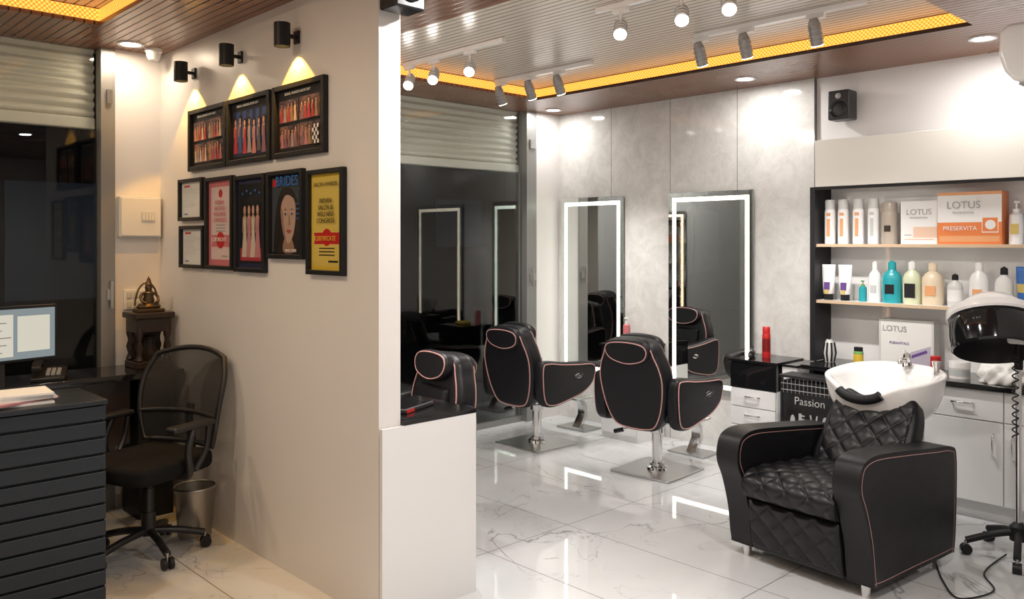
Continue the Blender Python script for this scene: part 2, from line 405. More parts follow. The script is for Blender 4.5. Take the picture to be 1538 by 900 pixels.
# ------------------------------------------------------------------ framed pictures (partition face x=2.0, facing -x)
class Art:
    def __init__(s, par, x, yl, yr, zb, zt):
        s.bm = bmesh.new(); s.x = x; s.yl, s.yr, s.zb, s.zt = yl, yr, zb, zt; s.mats = []; s.k = 0; s.par = par
    def P(s, a, b): return (s.x-s.k*0.00012, s.yl+(s.yr-s.yl)*a, s.zb+(s.zt-s.zb)*b)
    def poly(s, pts, m):
        if m not in s.mats: s.mats.append(m)
        s.k += 1; f = s.bm.faces.new([s.bm.verts.new(s.P(a, b)) for a, b in pts]); f.material_index = s.mats.index(m)
    def rect(s, a0, b0, a1, b1, m): s.poly([(a0, b0), (a1, b0), (a1, b1), (a0, b1)], m)
    def ell(s, cx, cy, rx, ry, m, n=18): s.poly([(cx+rx*cos(2*pi*i/n), cy+ry*sin(2*pi*i/n)) for i in range(n)], m)
    def person(s, cx, b0, h, w, m):
        s.poly([(cx-w*.58, b0), (cx+w*.58, b0), (cx+w*.36, b0+h*.32), (cx+w*.24, b0+h*.52), (cx+w*.34, b0+h*.74), (cx-w*.34, b0+h*.74), (cx-w*.24, b0+h*.52), (cx-w*.36, b0+h*.32)], m)
        s.poly([(cx-w*.46, b0+h*.45), (cx-w*.34, b0+h*.44), (cx-w*.26, b0+h*.72), (cx-w*.38, b0+h*.72)], M_skin)
        s.rect(cx-w*.2, b0+h*.7, cx+w*.2, b0+h*.80, M_skin)
        s.ell(cx, b0+h*.88, w*.36, h*.12, M_blackm, 10); s.ell(cx, b0+h*.86, w*.24, h*.085, M_skin, 10)
    def done(s, name='artwork'):
        bm = s.bm; me = bpy.data.meshes.new(name); bm.to_mesh(me); bm.free()
        for m in s.mats: me.materials.append(m)
        return link(bpy.data.objects.new(name, me), s.par)
def frame(yl, yr, zb, zt, fw=0.022, name='picture_frame'):
    e = empty(name, (2.0, (yl+yr)/2, (zb+zt)/2)); hy = (yl-yr)/2; hz = (zt-zb)/2; x0, x1 = -0.028, 0
    boxes('border', [(x0, x1, -hy, -hy+fw, -hz, hz), (x0, x1, hy-fw, hy, -hz, hz), (x0, x1, -hy+fw, hy-fw, -hz, -hz+fw), (x0, x1, -hy+fw, hy-fw, hz-fw, hz)], [M_blackm], e, 0.003)
    box('backing', -0.006, -0.001, -hy+fw, hy-fw, -hz+fw, hz-fw, M_paper, e)
    return e, Art(e, -0.0075, hy-fw, -hy+fw, -hz+fw, hz-fw), hy, hz
for idx, (yl, yr, t) in enumerate([(4.80, 4.31, 'a'), (4.296, 3.818, 'b'), (3.788, 3.305, 'c')]):
    e, a, hy, hz = frame(yl, yr, 2.0, 2.35, 0.026)
    a.rect(0, 0, 1, 1, M_blackm)
    if t == 'b':
        a.rect(.05, .06, .95, .86, M_navy)
        for i in range(5): a.poly([(.12+i*.17, .30), (.2+i*.17, .30), (.24+i*.17, .84), (.14+i*.17, .84)], M_dress[3])
        for i in range(7): a.person(.12+i*.125, .07+random.random()*.05, random.uniform(.58, .68), .10, M_dress[(0, 3, 0, 7, 4, 5, 6)[i]])
    else:
        for (q0, q1) in ((.05, .48), (.52, .95)):
            for (w0, w1) in ((.07, .43), (.48, .84)):
                a.rect(q0, w0, q1, w1, M_stage)
                for i in range(5): a.person(q0+.055+i*.078, w0+.01, (w1-w0)*random.uniform(.78, .95), .062, M_dress[random.choice([1, 2, 0, 7, 4, 6])])
        if t == 'c':
            for i in range(5):
                for j in range(4):
                    a.rect(.81+j*.034, .07+i*.06, .844+j*.034, .13+i*.06, M_paper if (i+j) % 2 else M_blackm)
    a.done(); text('BRIDAL FASHION SHOW 2017', (-0.022, 0, hz-0.048), 0.018, M_paper, e)
for (yl, yr, zb, zt) in [(4.945, 4.613, 1.717, 1.96), (4.93, 4.60, 1.444, 1.688)]:
    e, a, hy, hz = frame(yl, yr, zb, zt, 0.02)
    a.rect(0, 0, 1, 1, M_paper)
    for i in range(9): a.rect(.12, .78-i*.06, .12+random.uniform(.4, .72), .80-i*.06, M_ltgrey)
    a.rect(.12, .86, .4, .92, M_red); a.rect(.12, .08, .3, .11, M_blue); a.done()
# certificate pink
e, a, hy, hz = frame(4.575, 4.233, 1.444, 1.95)
a.rect(0, 0, 1, 1, M_pink2); a.rect(.10, .07, .90, .93, mat('paper_pink', (.66, .50, .48), .5))
a.ell(.5, .85, .08, .05, M_red)
for i in range(3): a.rect(.3, .47-i*.035, .7, .485-i*.035, M_grey)
a.poly([(.12, .22), (.88, .22), (.84, .30), (.88, .36), (.12, .36), (.16, .30)], M_pink2); a.ell(.5, .3, .17, .10, M_red); a.rect(.55, .10, .8, .12, M_grey)
a.done(); text('INDIAN\nSALON &\nWELLNESS\nCONGRESS', (-0.015, 0, 0.065), 0.032, M_pink2, e); text('CERTIFICATE', (-0.016, 0, -0.09), 0.03, M_paper, e)
# group photo
e, a, hy, hz = frame(4.21, 3.874, 1.439, 1.94)
a.rect(0, 0, 1, 1, M_navy); a.rect(.05, .05, .95, .95, M_blackm); a.rect(.08, .08, .92, .22, M_dress[0])
for i, x in enumerate([.25, .42, .58, .75]): a.person(x, .12, .62, .2, M_dress[(1, 4, 1, 4)[i]])
for i in range(5): a.ell(.18+i*.16, .84+.03*(i % 2), .03, .015, M_blue)
a.done()
# magazine face
e, a, hy, hz = frame(3.85, 3.502, 1.513, 1.941)
hair = mat('print_hair', (0.012, 0.007, 0.006), 0.5); skin = mat('print_face', (0.42, 0.27, 0.21), 0.5); skin2 = mat('print_face_shade', (0.27, 0.155, 0.11), 0.5); eyew = mat('print_eye_white', (0.45, 0.42, 0.40), 0.5); lips = mat('print_lips', (0.32, 0.06, 0.06), 0.5)
a.rect(0, 0, 1, 1, M_blackm); a.rect(.03, .03, .97, .97, mat('mag_bg', (0.05, 0.06, 0.07), 0.3))
def sp(pts): return [tuple(p)[:2] for p in cat([(x, y, 0) for x, y in pts], 4)]
a.poly(sp([(.10, .03), (.14, .35), (.20, .62), (.36, .80), (.58, .84), (.78, .74), (.86, .52), (.88, .25), (.95, .03), (.5, .03)]), hair)
a.poly(sp([(.40, .03), (.44, .2), (.66, .2), (.74, .03)]), skin2)
a.poly(sp([(.32, .60), (.33, .44), (.40, .26), (.52, .15), (.63, .16), (.74, .28), (.80, .46), (.79, .62), (.70, .72), (.44, .74)]), skin)
a.poly(sp([(.32, .60), (.33, .44), (.40, .26), (.49, .18), (.42, .36), (.40, .5)]), skin2)
for cx in (.47, .68): a.ell(cx, .50, .052, .014, eyew, 12); a.ell(cx, .50, .022, .015, hair, 12); a.poly([(cx-.06, .503), (cx, .522), (cx+.06, .503), (cx, .512)], hair); a.poly([(cx-.065, .55), (cx, .573), (cx+.065, .55), (cx, .560)], hair)
a.poly([(.585, .50), (.60, .50), (.625, .38), (.58, .365), (.555, .38), (.575, .39)], skin2)
a.poly([(.49, .295), (.55, .312), (.58, .305), (.61, .312), (.67, .295), (.58, .262)], lips)
a.poly(sp([(.12, .03), (.28, .26), (.30, .50), (.36, .66), (.52, .76), (.74, .70), (.66, .80), (.40, .84), (.20, .64), (.12, .3)]), hair)
a.poly(sp([(.74, .70), (.80, .60), (.79, .40), (.74, .24), (.80, .05), (.92, .2), (.90, .55), (.82, .70)]), hair)
a.rect(.06, .86, .17, .95, M_red)
for i in range(4): a.rect(.82, .62-i*.06, .94, .635-i*.06, M_blue)
a.done(); text('BRIDES', (-0.018, -0.02, hz-0.055), 0.07, M_blue, e); text('MAKE OVER', (-0.018, -0.06, -hz+0.04), 0.02, M_paper, e)
# yellow certificate
e, a, hy, hz = frame(3.463, 3.152, 1.446, 1.925)
a.rect(0, 0, 1, 1, M_yel); a.rect(.05, .04, .95, .96, mat('yellow2', (0.62, 0.47, 0.10), 0.3))
a.poly([(.08, .27), (.92, .27), (.88, .33), (.92, .39), (.08, .39), (.12, .33)], M_red); a.ell(.5, .34, .16, .09, M_red); a.rect(.55, .08, .85, .10, M_blackm)
for i in range(3): a.rect(.25, .22-i*.035, .75, .232-i*.035, M_dkwood)
a.done(); text('INDIAN\nSALON &\nWELLNESS\nCONGRESS', (-0.016, 0.0, 0.05), 0.030, M_dkwood, e); text('CERTIFICATE', (-0.017, 0, -0.075), 0.03, M_yel, e); text('SALON AWARDS', (-0.016, 0, hz-0.07), 0.026, M_dkwood, e)

# ------------------------------------------------------------------ facade pillar fixtures
e = empty('fuse_box', (1.865, 5.28, 1.745))
box('body', -0.125, 0.125, -0.05, 0, -0.125, 0.125, M_ltgrey, e, 0.008); box('lid', -0.115, 0.115, -0.058, -0.05, -0.115, 0.115, M_white, e, 0.004)
boxes('breaker_window', [(0.0, 0.08, -0.062, -0.058, -0.03, 0.03)], [M_ltgrey], e); boxes('breakers', [(0.006+i*.018, 0.02+i*.018, -0.066, -0.062, -0.02, 0.02) for i in range(4)], [M_paper], e)
e = empty('switch_panel', (1.865, 5.28, 1.245))
box('plate', -0.085, 0.085, -0.014, 0, -0.06, 0.06, M_white, e, 0.004)
boxes('switches', [(-0.07+i*.038, -0.042+i*.038, -0.02, -0.014, j, j+.04) for i in range(4) for j in (-0.05, 0.008)], [M_ltgrey], e, 0.003)
e = empty('security_camera', (1.90, 5.12, CH))
lathe('mount', [(0.05, 0), (0.05, -0.02), (0, -0.02)], M_white, e); lathe('dome', [(0.042, -0.02), (0.04, -0.045), (0.028, -0.065), (0, -0.075)], M_ltgrey, e)
e = empty('speaker', (2.055, 2.88, 2.62))
box('cabinet', -0.075, 0.075, -0.12, 0.0, -0.07, 0.10, M_plast, e, 0.01); lathe('woofer', [(0, 0), (0.03, 0.0), (0.05, 0.012), (0.055, 0.008)], M_blackm, e, (0, -0.121, 0.01), rot=(pi/2, 0, 0)); box('bracket', -0.02, 0.02, 0, 0.03, 0.0, 0.05, M_steel, e)
e = empty('speaker', (5.62, 2.58, 2.52)); 
box('cabinet', -0.13, 0.0, -0.075, 0.075, -0.10, 0.10, M_plast, e, 0.012)
lathe('woofer_open', [(0.0, 0.004), (0.02, 0.008), (0.045, 0.0), (0.055, 0.012), (0.06, 0.0)], M_plast, e, (-0.131, 0, -0.03), rot=(0, -pi/2, 0))
lathe('tweeter', [(0.02, 0), (0.012, 0.008), (0, 0.01)], M_grey, e, (-0.131, 0, 0.06), rot=(0, -pi/2, 0)); box('bracket', 0, 0.03, -0.03, 0.03, -0.03, 0.03, M_blackm, e)

# ------------------------------------------------------------------ reception desk (left)
e = empty('reception_desk')
DX = 1.195; DY = 3.75
box('carcass', -0.8, DX-0.01, DY+0.02, 4.12, 0.0, 0.91, M_slate, e)
L = []; z = 0.0
while z < 0.90:
    L.append((-0.8, DX, DY, DY+0.02, z+0.006, min(z+0.067, 0.905))); z += 0.07
boxes('slat_front', L, [M_slate], e, 0.004)
box('side_panel', DX-0.015, DX, DY+0.02, 4.12, 0, 0.91, M_slate, e)
box('top', -0.8, DX+0.005, DY-0.008, 4.13, 0.91, 0.93, M_slate, e, 0.003)
e = empty('computer_desk')
box('work_top', -0.8, 1.15, 4.14, 4.85, 0.77, 0.80, M_black, e, 0.003)
boxes('work_leg', [(1.0, 1.14, 4.5, 4.84, 0.0, 0.77), (-0.8, -0.6, 4.2, 4.84, 0.0, 0.77)], [M_slate], e)
e = empty('side_counter')
box('top', -0.8, 1.98, 4.86, 5.26, 0.82, 0.855, M_black, e, 0.004)
boxes('legs', [(1.75, 1.95, 4.95, 5.2, 0, 0.82), (-0.6, 1.2, 4.95, 5.2, 0, 0.82)], [M_blackm], e)
boxes('drawer_unit', [(1.25, 1.7, 4.93, 5.2, 0.45, 0.82)], [M_dkwood], e, 0.004)
# monitor
e = empty('computer_monitor', (0.97, 4.50, 0.80), radians(12))
box('screen_body', -0.26, 0.26, 0.0, 0.03, 0.22, 0.49, M_blackm, e, 0.006)
M_scr = mat('screen_glow', (0.02, 0.02, 0.02), 0.2, emit=(0.55, 0.66, 0.70), es=0.38); M_scr2 = mat('screen_doc', (0.02, 0.02, 0.02), 0.2, emit=(1, 0.95, 0.80), es=0.62)
boxes('screen', [(-0.245, 0.245, -0.002, 0.0, 0.235, 0.475, 0), (-0.2, 0.05, -0.004, -0.002, 0.25, 0.45, 1), (0.07, 0.22, -0.004, -0.002, 0.27, 0.44, 1)], [M_scr, M_scr2], e)
for i in range(5): box('screen_line', -0.18, 0.0+0.02*(i % 3), -0.005, -0.004, 0.27+i*0.035, 0.274+i*.035, M_grey, e)
box('stand_neck', -0.03, 0.03, 0.03, 0.05, 0.01, 0.35, M_plast, e, 0.004); lathe('stand_foot', [(0.13, 0), (0.13, 0.008), (0.04, 0.018), (0, 0.018)], M_plast, e, (0, 0.03, 0))
e = empty('keyboard', (0.88, 4.26, 0.80), radians(6)); box('case', -0.22, 0.22, -0.07, 0.07, 0, 0.018, M_plast, e, 0.005)
boxes('keys', [(-0.205+i*.028, -0.182+i*.028, -0.055+j*.023, -0.036+j*.023, 0.018, 0.026) for i in range(15) for j in range(5)], [M_blackm], e)
e = empty('desk_telephone', (1.30, 4.99, 0.855), radians(-20))
extr('base', [(-0.1, 0), (0.1, 0), (0.1, 0.055), (0.02, 0.05), (-0.1, 0.02)], 'yz', -0.08, 0.08, M_plast, e, 0.005, 2, 0)
boxes('keypad', [(-0.01+i*.025, 0.008+i*.025, -0.07+j*.025, -0.053+j*.025, 0.03+j*.004, 0.045+j*.004) for i in range(3) for j in range(4)], [M_grey], e)
extr('handset', [(-0.1, 0.055), (-0.1, 0.08), (-0.05, 0.1), (0.05, 0.1), (0.1, 0.08), (0.1, 0.055), (0.06, 0.06), (0.04, 0.08), (-0.04, 0.08), (-0.06, 0.06)], 'yz', -0.075, -0.03, M_plast, e, 0.006, 2, 0)
e = empty('magazine_stack', (0.88, 3.92, 0.93), radians(8))
cols = [M_paper, M_dress[4], M_paper, M_ltgrey, M_paper]
for i in range(5):
    o = box('magazine', -0.14, 0.14, -0.1, 0.1, i*0.009, i*0.009+0.0085, cols[i], e); o.rotation_euler = (0, 0, random.uniform(-0.25, 0.25))
e = empty('card_terminal', (0.62, 3.9, 0.93), radians(30)); box('body', -0.04, 0.04, -0.08, 0.08, 0, 0.09, M_plast, e, 0.01); box('display', -0.03, 0.03, -0.083, -0.08, 0.04, 0.08, M_grey, e)
# carved stand + seated idol figurine
e = empty('carved_wood_stand', (1.86, 5.09, 0.855))
box('top', -0.115, 0.115, -0.11, 0.11, 0.29, 0.325, M_dkwood, e, 0.006); box('apron', -0.10, 0.10, -0.09, 0.09, 0.21, 0.29, M_dkwood, e, 0.004); box('lower_shelf', -0.105, 0.105, -0.095, 0.095, 0.0, 0.04, M_dkwood, e, 0.004)
box('back_panel', -0.09, 0.09, 0.06, 0.075, 0.04, 0.21, M_dkwood, e)
for sx in (-1, 1):
    for sy in (-1, 1): lathe('turned_leg', [(0.014, 0.03), (0.024, 0.05), (0.012, 0.08), (0.023, 0.12), (0.012, 0.16), (0.023, 0.2), (0.015, 0.24)], M_dkwood, e, (sx*0.08, sy*0.075, 0), n=14)
lathe('inner_vase', [(0.03, 0.03), (0.05, 0.08), (0.03, 0.15), (0.04, 0.18), (0, 0.18)], M_dkwood, e)
e = empty('idol_figurine', (1.86, 5.09, 1.18)); e.scale = (0.9, 0.9, 0.9)
box('plinth', -0.085, 0.085, -0.06, 0.06, 0, 0.022, M_gold, e, 0.005)
lathe('crossed_legs', [(0.07, 0.022), (0.078, 0.035), (0.06, 0.055), (0.03, 0.06), (0, 0.06)], M_gold, e, n=20, sy=0.7)
lathe('torso', [(0.03, 0.05), (0.038, 0.075), (0.03, 0.10), (0.036, 0.125), (0.018, 0.14), (0, 0.142)], M_gold, e, n=18, sy=0.8)
lathe('head_crown', [(0.0, 0.135), (0.02, 0.142), (0.024, 0.158), (0.02, 0.172), (0.024, 0.178), (0.016, 0.195), (0.01, 0.215), (0.0, 0.235)], M_gold, e, n=16)
for s in (-1, 1): tube('arm', [(s*0.032, 0, 0.125), (s*0.055, -0.005, 0.10), (s*0.05, -0.03, 0.07), (s*.03, -.04, .06)], 0.009, M_gold, e, smooth=True)
tube('halo_arch', [(0.075*cos(t*pi/12), 0.035, 0.04+0.0+0.15*sin(t*pi/12)) for t in range(13)], 0.006, M_gold, e)

# ------------------------------------------------------------------ office chair
e = empty('office_chair', (1.60, 4.38, 0), radians(202))
for i in range(5):
    a = radians(72*i-150); c, s = cos(a), sin(a)
    tube('base_leg_%d' % i, [(0.03*c, 0.03*s, 0.12), (0.15*c, 0.15*s, 0.105), (0.27*c, 0.27*s, 0.075)], 0.018, M_plast, e, smooth=True)
    for d in (-0.017, 0.017):
        p = Vector((0.275*c, 0.275*s, 0.03)); q = Vector((-s, c, 0)); cyl('caster_%d' % i, p+q*(d-0.009), p+q*(d+0.009), 0.028, M_blackm, e)
    cyl('caster_stem_%d' % i, (0.27*c, 0.27*s, 0.035), (0.27*c, 0.27*s, 0.08), 0.008, M_steel, e)
lathe('column_cover', [(0.035, 0.10), (0.035, 0.22), (0.027, 0.22), (0.027, 0.34), (0.02, 0.34), (0.02, 0.42), (0, 0.42)], M_plast, e)
box('mechanism', -0.1, 0.1, -0.07, 0.07, 0.39, 0.43, M_plast, e, 0.01)
M_fab = mat('black_seat_fabric', (0.010, 0.010, 0.011), 0.85, spec=0.15)
extr('seat', [(-0.23, -0.2), (-0.24, 0.0), (-0.23, 0.2), (-0.1, 0.24), (0.15, 0.245), (0.25, 0.2), (0.27, 0), (0.25, -0.2), (0.15, -0.245), (-0.1, -0.24)], 'xy', 0.42, 0.51, M_fab, e, 0.03, 4)
# curved mesh back
bm = bmesh.new(); R = []; H0, H1 = 0.53, 1.02
def bk(u, v):   # u -1..1, v 0..1
    w = 0.215+0.07*sin(pi*min(1, v*0.62+0.12)); w *= (1-0.10*max(0, v-0.8)/0.2)
    x = -0.24-0.09*v+0.035*sin(v*pi)+0.05*(u*u); return (x, u*w, H0+(H1-H0)*v-0.04*u*u*v)
for j in range(13): R.append([bm.verts.new(bk(-1+2*i/12, j/12)) for i in range(13)])
for j in range(12):
    for i in range(12): bm.faces.new((R[j][i], R[j][i+1], R[j+1][i+1], R[j+1][i]))
obj('mesh_back', bm, M_mesh, e, True)
ring = [bk(-1+2*i/12, 0) for i in range(13)]+[bk(1, j/12) for j in range(1, 13)]+[bk(1-2*i/12, 1) for i in range(1, 13)]+[bk(-1, 1-j/12) for j in range(1, 12)]
tube('back_frame', ring, 0.014, M_plast, e, True)
tube('back_lumbar', [bk(-1+2*i/12, 0.33) for i in range(13)], 0.013, M_plast, e)
tube('back_support', [(-0.05, 0, 0.41), (-0.24, 0, 0.42), (-0.29, 0, 0.5), (-0.27, 0, 0.64), (-0.285, 0, 0.72)], 0.022, M_plast, e, smooth=True)
for s in (-1, 1):
    tube('arm_post', [(0.0, s*0.2, 0.42), (0.0, s*0.28, 0.44), (0.02, s*0.29, 0.56), (-0.02, s*0.285, 0.67)], 0.018, M_plast, e, smooth=True)
    tube('arm_brace', [(-0.12, s*0.285, 0.66), (-0.10, s*0.29, 0.55), (-0.04, s*0.28, 0.45)], 0.014, M_plast, e, smooth=True)
    box('arm_pad', -0.14, 0.13, s*0.285-0.035, s*0.285+0.035, 0.665, 0.695, M_plast, e, 0.012)
e = empty('waste_bin', (1.88, 4.475, 0))
M_bin = mesh_fabric('bin_mesh', 0.85); M_bin.node_tree.nodes['Principled BSDF'].inputs['Base Color'].default_value = (0.45, 0.42, 0.38, 1); M_bin.node_tree.nodes['Principled BSDF'].inputs['Metallic'].default_value = 0.9
M_bin.node_tree.nodes['Principled BSDF'].inputs['Roughness'].default_value = 0.35
lathe('bin_open', [(0.085, 0.0), (0.108, 0.27)], M_bin, e); tube('rim', [(0.108*cos(i*pi/12), 0.108*sin(i*pi/12), 0.27) for i in range(24)], 0.006, M_steel, e, True); lathe('base', [(0, 0.001), (0.086, 0.001), (0.086, 0.02)], M_steel, e)

# ------------------------------------------------------------------ near cabinet at partition end
e = empty('low_cabinet')
box('front_panel', 2.0, 2.515, 2.885, 2.905, 0, 0.815, M_white, e)
box('body', 2.115, 2.495, 2.91, 3.33, 0.0, 0.815, M_white, e)
boxes('drawer_fronts', [(2.495, 2.512, 2.92, 3.32, 0.06+i*0.25, 0.295+i*0.25) for i in range(3)], [M_white], e, 0.002)
for i in range(3): tube('handle_%d' % i, [(2.512, 3.02, 0.2+i*.25), (2.54, 3.02, 0.2+i*.25), (2.54, 3.2, 0.2+i*.25), (2.512, 3.2, 0.2+i*.25)], 0.005, M_chrome, e)
box('top', 2.112, 2.52, 2.885, 3.34, 0.815, 0.835, M_black, e, 0.003)
e = empty('tablet_computer', (2.28, 3.12, 0.835), radians(20)); box('body', -0.12, 0.12, -0.09, 0.09, 0, 0.02, M_plast, e, 0.005); box('sticker', -0.11, -0.05, -0.093, -0.09, 0.003, 0.017, M_red, e); box('screen', -0.11, 0.11, -0.08, 0.08, 0.02, 0.021, M_black, e)

# ------------------------------------------------------------------ lit mirrors
def led_mirror(x, yc, w, z0, z1, led, sgn=-1, inset=0.04, lw=0.032):
    e = empty('led_mirror', (x, yc, 0)); t = 0.025*sgn
    def b(name, x0, x1, *a): return box(name, min(x0, x1), max(x0, x1), *a)
    b('backing', 0.004*sgn, t*0.9, -w/2+.01, w/2-.01, z0+.01, z1-.01, M_blackm, e); b('mirror', t*0.9, t, -w/2, w/2, z0, z1, M_mirror, e)
    a, c = w/2-inset, z1-inset; d = z0+inset; X0, X1 = sorted((t, t+0.0015*sgn))
    boxes('led_strip', [(X0, X1, -a, -a+lw, d, c), (X0, X1, a-lw, a, d, c), (X0, X1, -a+lw, a-lw, c-lw, c), (X0, X1, -a+lw, a-lw, d, d+lw)], [led], e)
    return e
led_mirror(5.62, 3.66, 0.77, 0.42, 1.985, M_ledw)
led_mirror(5.62, 4.87, 0.72, 0.42, 1.985, M_ledg)
led_mirror(2.11, 4.05, 0.72, 0.42, 1.985, M_leda, sgn=1)

# ------------------------------------------------------------------ station cabinets
def station(y0, y1, x0=5.24, h=0.765, dr=True):
    e = empty('drawer_cabinet')
    box('body', x0+0.018, 5.615, y0, y1, 0.0, h-0.20, M_white, e); box('black_case', x0+0.005, 5.615, y0, y1, h-0.20, h-0.02, M_black, e); box('top', x0-0.005, 5.615, y0-.01, y1+.01, h-0.02, h, M_black, e, 0.003)
    g = 0.004; zs = [(0.05, 0.30), (0.305, 0.43), (0.435, h-0.205)]
    boxes('drawer_fronts', [(x0, x0+0.018, y0+g, y1-g, a, b) for a, b in zs], [M_white], e, 0.002); box('black_drawer', x0, x0+.006, y0+g, y1-g, h-.195, h-.03, M_black, e)
    ym = (y0+y1)/2
    for a, b in zs: 
        zz = b-0.05; tube('handle', [(x0, ym-.055, zz), (x0-.025, ym-.045, zz), (x0-.025, ym+.045, zz), (x0, ym+.055, zz)], 0.006, M_chrome, e)
    return e
station(2.90, 3.255); station(4.10, 4.46)
e = empty('side_unit'); box('body', 5.3, 5.615, 2.775, 2.885, 0, 0.74, M_white, e); box('top', 5.29, 5.615, 2.77, 2.888, 0.74, 0.755, M_black, e, .002)
# chrome foot rests on floor in front of mirrors
for y in (3.64, 4.80):
    e = empty('foot_rest', (5.36, y, 0))
    box('plate', -0.12, 0.1, -0.16, 0.16, 0, 0.012, M_steel, e, 0.004)
    extr('curved_leg', [(-0.05, 0.012), (0.0, 0.012), (0.06, 0.1), (0.05, 0.2), (0.0, 0.26), (-0.10, 0.28), (-0.10, 0.26), (-0.01, 0.235), (0.02, 0.18), (0.02, 0.11)], 'xz', -0.04, 0.04, M_chrome, e, 0.003, 2, 0)
    box('tread', -0.2, 0.0, -0.15, 0.15, 0.27, 0.29, M_chrome, e, 0.006)

# ------------------------------------------------------------------ salon chairs
def salon_chair(x, y, rz):
    e = empty('salon_chair', (x, y, 0), rz)
    box('base_plate', -0.235, 0.235, -0.235, 0.235, 0.0, 0.014, M_steel, e, 0.006)
    lathe('base_collar', [(0.075, 0.014), (0.07, 0.03), (0.05, 0.04), (0.05, 0.06), (0, 0.06)], M_chrome, e)
    lathe('hydraulic_post', [(0.036, 0.05), (0.036, 0.26), (0.05, 0.27), (0.05, 0.31), (0.03, 0.31), (0.03, 0.38), (0, 0.38)], M_chrome, e)
    tube('pump_lever', [(0, 0.03, 0.29), (0.0, 0.2, 0.27), (0.0, 0.3, 0.24)], 0.007, M_chrome, e, smooth=True); cyl('pump_pedal', (0, 0.29, 0.242), (0, 0.36, 0.22), 0.016, M_blackm, e)
    box('seat_frame', -0.17, 0.17, -0.17, 0.17, 0.365, 0.40, M_steel, e, 0.004)
    box('seat_cushion', -0.24, 0.27, -0.25, 0.25, 0.39, 0.53, M_leather, e, 0.04, 4)
    tube('seat_piping', [(0.26, -0.24, 0.51), (0.272, -0.2, 0.515), (0.272, 0.2, 0.515), (0.26, 0.24, 0.51)], 0.004, M_pink, e)
    # back
    out = [(-0.17, -0.01), (-0.225, 0.08), (-0.258, 0.20), (-0.270, 0.33), (-0.252, 0.42), (-0.222, 0.49), (-0.195, 0.55), (-0.13, 0.585), (0.0, 0.595)]
    out = out+[(-a, b) for a, b in reversed(out[:-1])]+[(0.08, -0.04), (-0.08, -0.04)]
    bk = bpy.data.objects.new('back_pivot', None); bk.location = (-0.20, 0, 0.37); bk.rotation_euler = (0, radians(-9), 0); link(bk, e)
    o, pts = extr('back_rest', out, 'yz', -0.085, 0.055, M_leather, bk, 0.05, 6, 5)
    ins = inset(pts, 0.024)
    tube('piping_rear', [(-0.0795, a, b) for a, b in ins], 0.0042, M_pink, bk, True)
    tube('piping_front', [(0.0495, a, b) for a, b in ins], 0.0042, M_pink, bk, True)
    hp = [(-0.165, 0.48), (-0.178, 0.54), (-0.13, 0.585), (0, 0.598), (0.13, 0.585), (0.178, 0.54), (0.165, 0.48), (0.11, 0.44), (0, 0.42), (-0.11, 0.44)]
    o, hpts = extr('head_pad', hp, 'yz', 0.04, 0.11, M_leather, bk, 0.026, 5, 5)
    tube('piping_head', [(0.106, a, b) for a, b in inset(hpts, .014)], 0.0042, M_pink, bk, True)
    o, hpts = extr('head_pad_rear', hp, 'yz', -0.11, -0.05, M_leather, bk, 0.026, 5, 5)
    tube('piping_head_rear', [(-0.107, a, b) for a, b in inset(hpts, .017)], 0.0042, M_pink, bk, True)
    box('lumbar_pad', 0.03, 0.085, -0.17, 0.17, 0.13, 0.4, M_leather, bk, 0.025, 4)
    ap = [(-0.28, 0.68), (-0.20, 0.70), (-0.05, 0.68), (0.12, 0.665), (0.27, 0.655), (0.325, 0.62), (0.325, 0.55), (0.28, 0.47), (0.17, 0.41), (0.0, 0.37), (-0.16, 0.35), (-0.26, 0.39), (-0.29, 0.54)]
    for s in (-1, 1):
        y0, y1 = (0.245, 0.340) if s > 0 else (-0.340, -0.245)
        o, p = extr('arm', ap, 'xz', y0, y1, M_leather, e, 0.032, 5, 5)
        tube('arm_piping', [(a, s*0.337, b) for a, b in inset(p, .019)], 0.004, M_pink, e, True)
        lathe('lever_plate', [(0, 0), (.04, 0), (.04, .003), (0, .003)], M_chrome, e, (0.11, s*0.340, 0.562), rot=(-s*pi/2, 0, 0), n=24, sy=0.5)
        tube('recline_lever', [(0.075, s*0.352, 0.552), (0.11, s*0.358, 0.560), (0.15, s*0.352, 0.574)], 0.006, M_plast, e, smooth=True)
    return e
salon_chair(4.75, 3.53, radians(4))
salon_chair(4.70, 4.66, radians(0))
salon_chair(2.78, 3.82, radians(172))

# ------------------------------------------------------------------ product wall (right)
e = empty('wall_cabinet'); box('fascia_panel', 5.40, 5.64, 1.06, 2.70, 1.965, 2.28, M_cream2, e, 0.003); box('under_rail', 5.405, 5.42, 1.06, 2.70, 1.945, 1.965, M_blackm, e)
box('trim_3', 5.40, 5.645, 2.70, 2.735, 0.785, 1.965, M_blackm)
box('wall_panel_white', 5.638, 5.65, 1.06, 2.70, 0.785, 1.965, M_whiteg)
for z in (1.56, 1.18):
    e = empty('display_shelf'); boxes('shelf', [(5.425, 5.637, 1.06, 2.70, z, z+0.02, 0), (5.42, 5.425, 1.06, 2.70, z, z+0.02, 1)], [M_white, M_wood], e)
e = empty('counter_cabinet')
box('body', 5.24, 5.64, 1.06, 2.32, 0.10, 0.75, M_white, e); box('plinth', 5.30, 5.64, 1.06, 2.32, 0, 0.10, M_white, e)
box('worktop', 5.19, 5.645, 1.06, 2.695, 0.755, 0.785, M_black, e, 0.003); box('support_panel', 5.3, 5.64, 2.66, 2.69, 0, 0.755, M_blackm, e)
L = []; ysd = [1.07, 1.50, 1.93, 2.31]
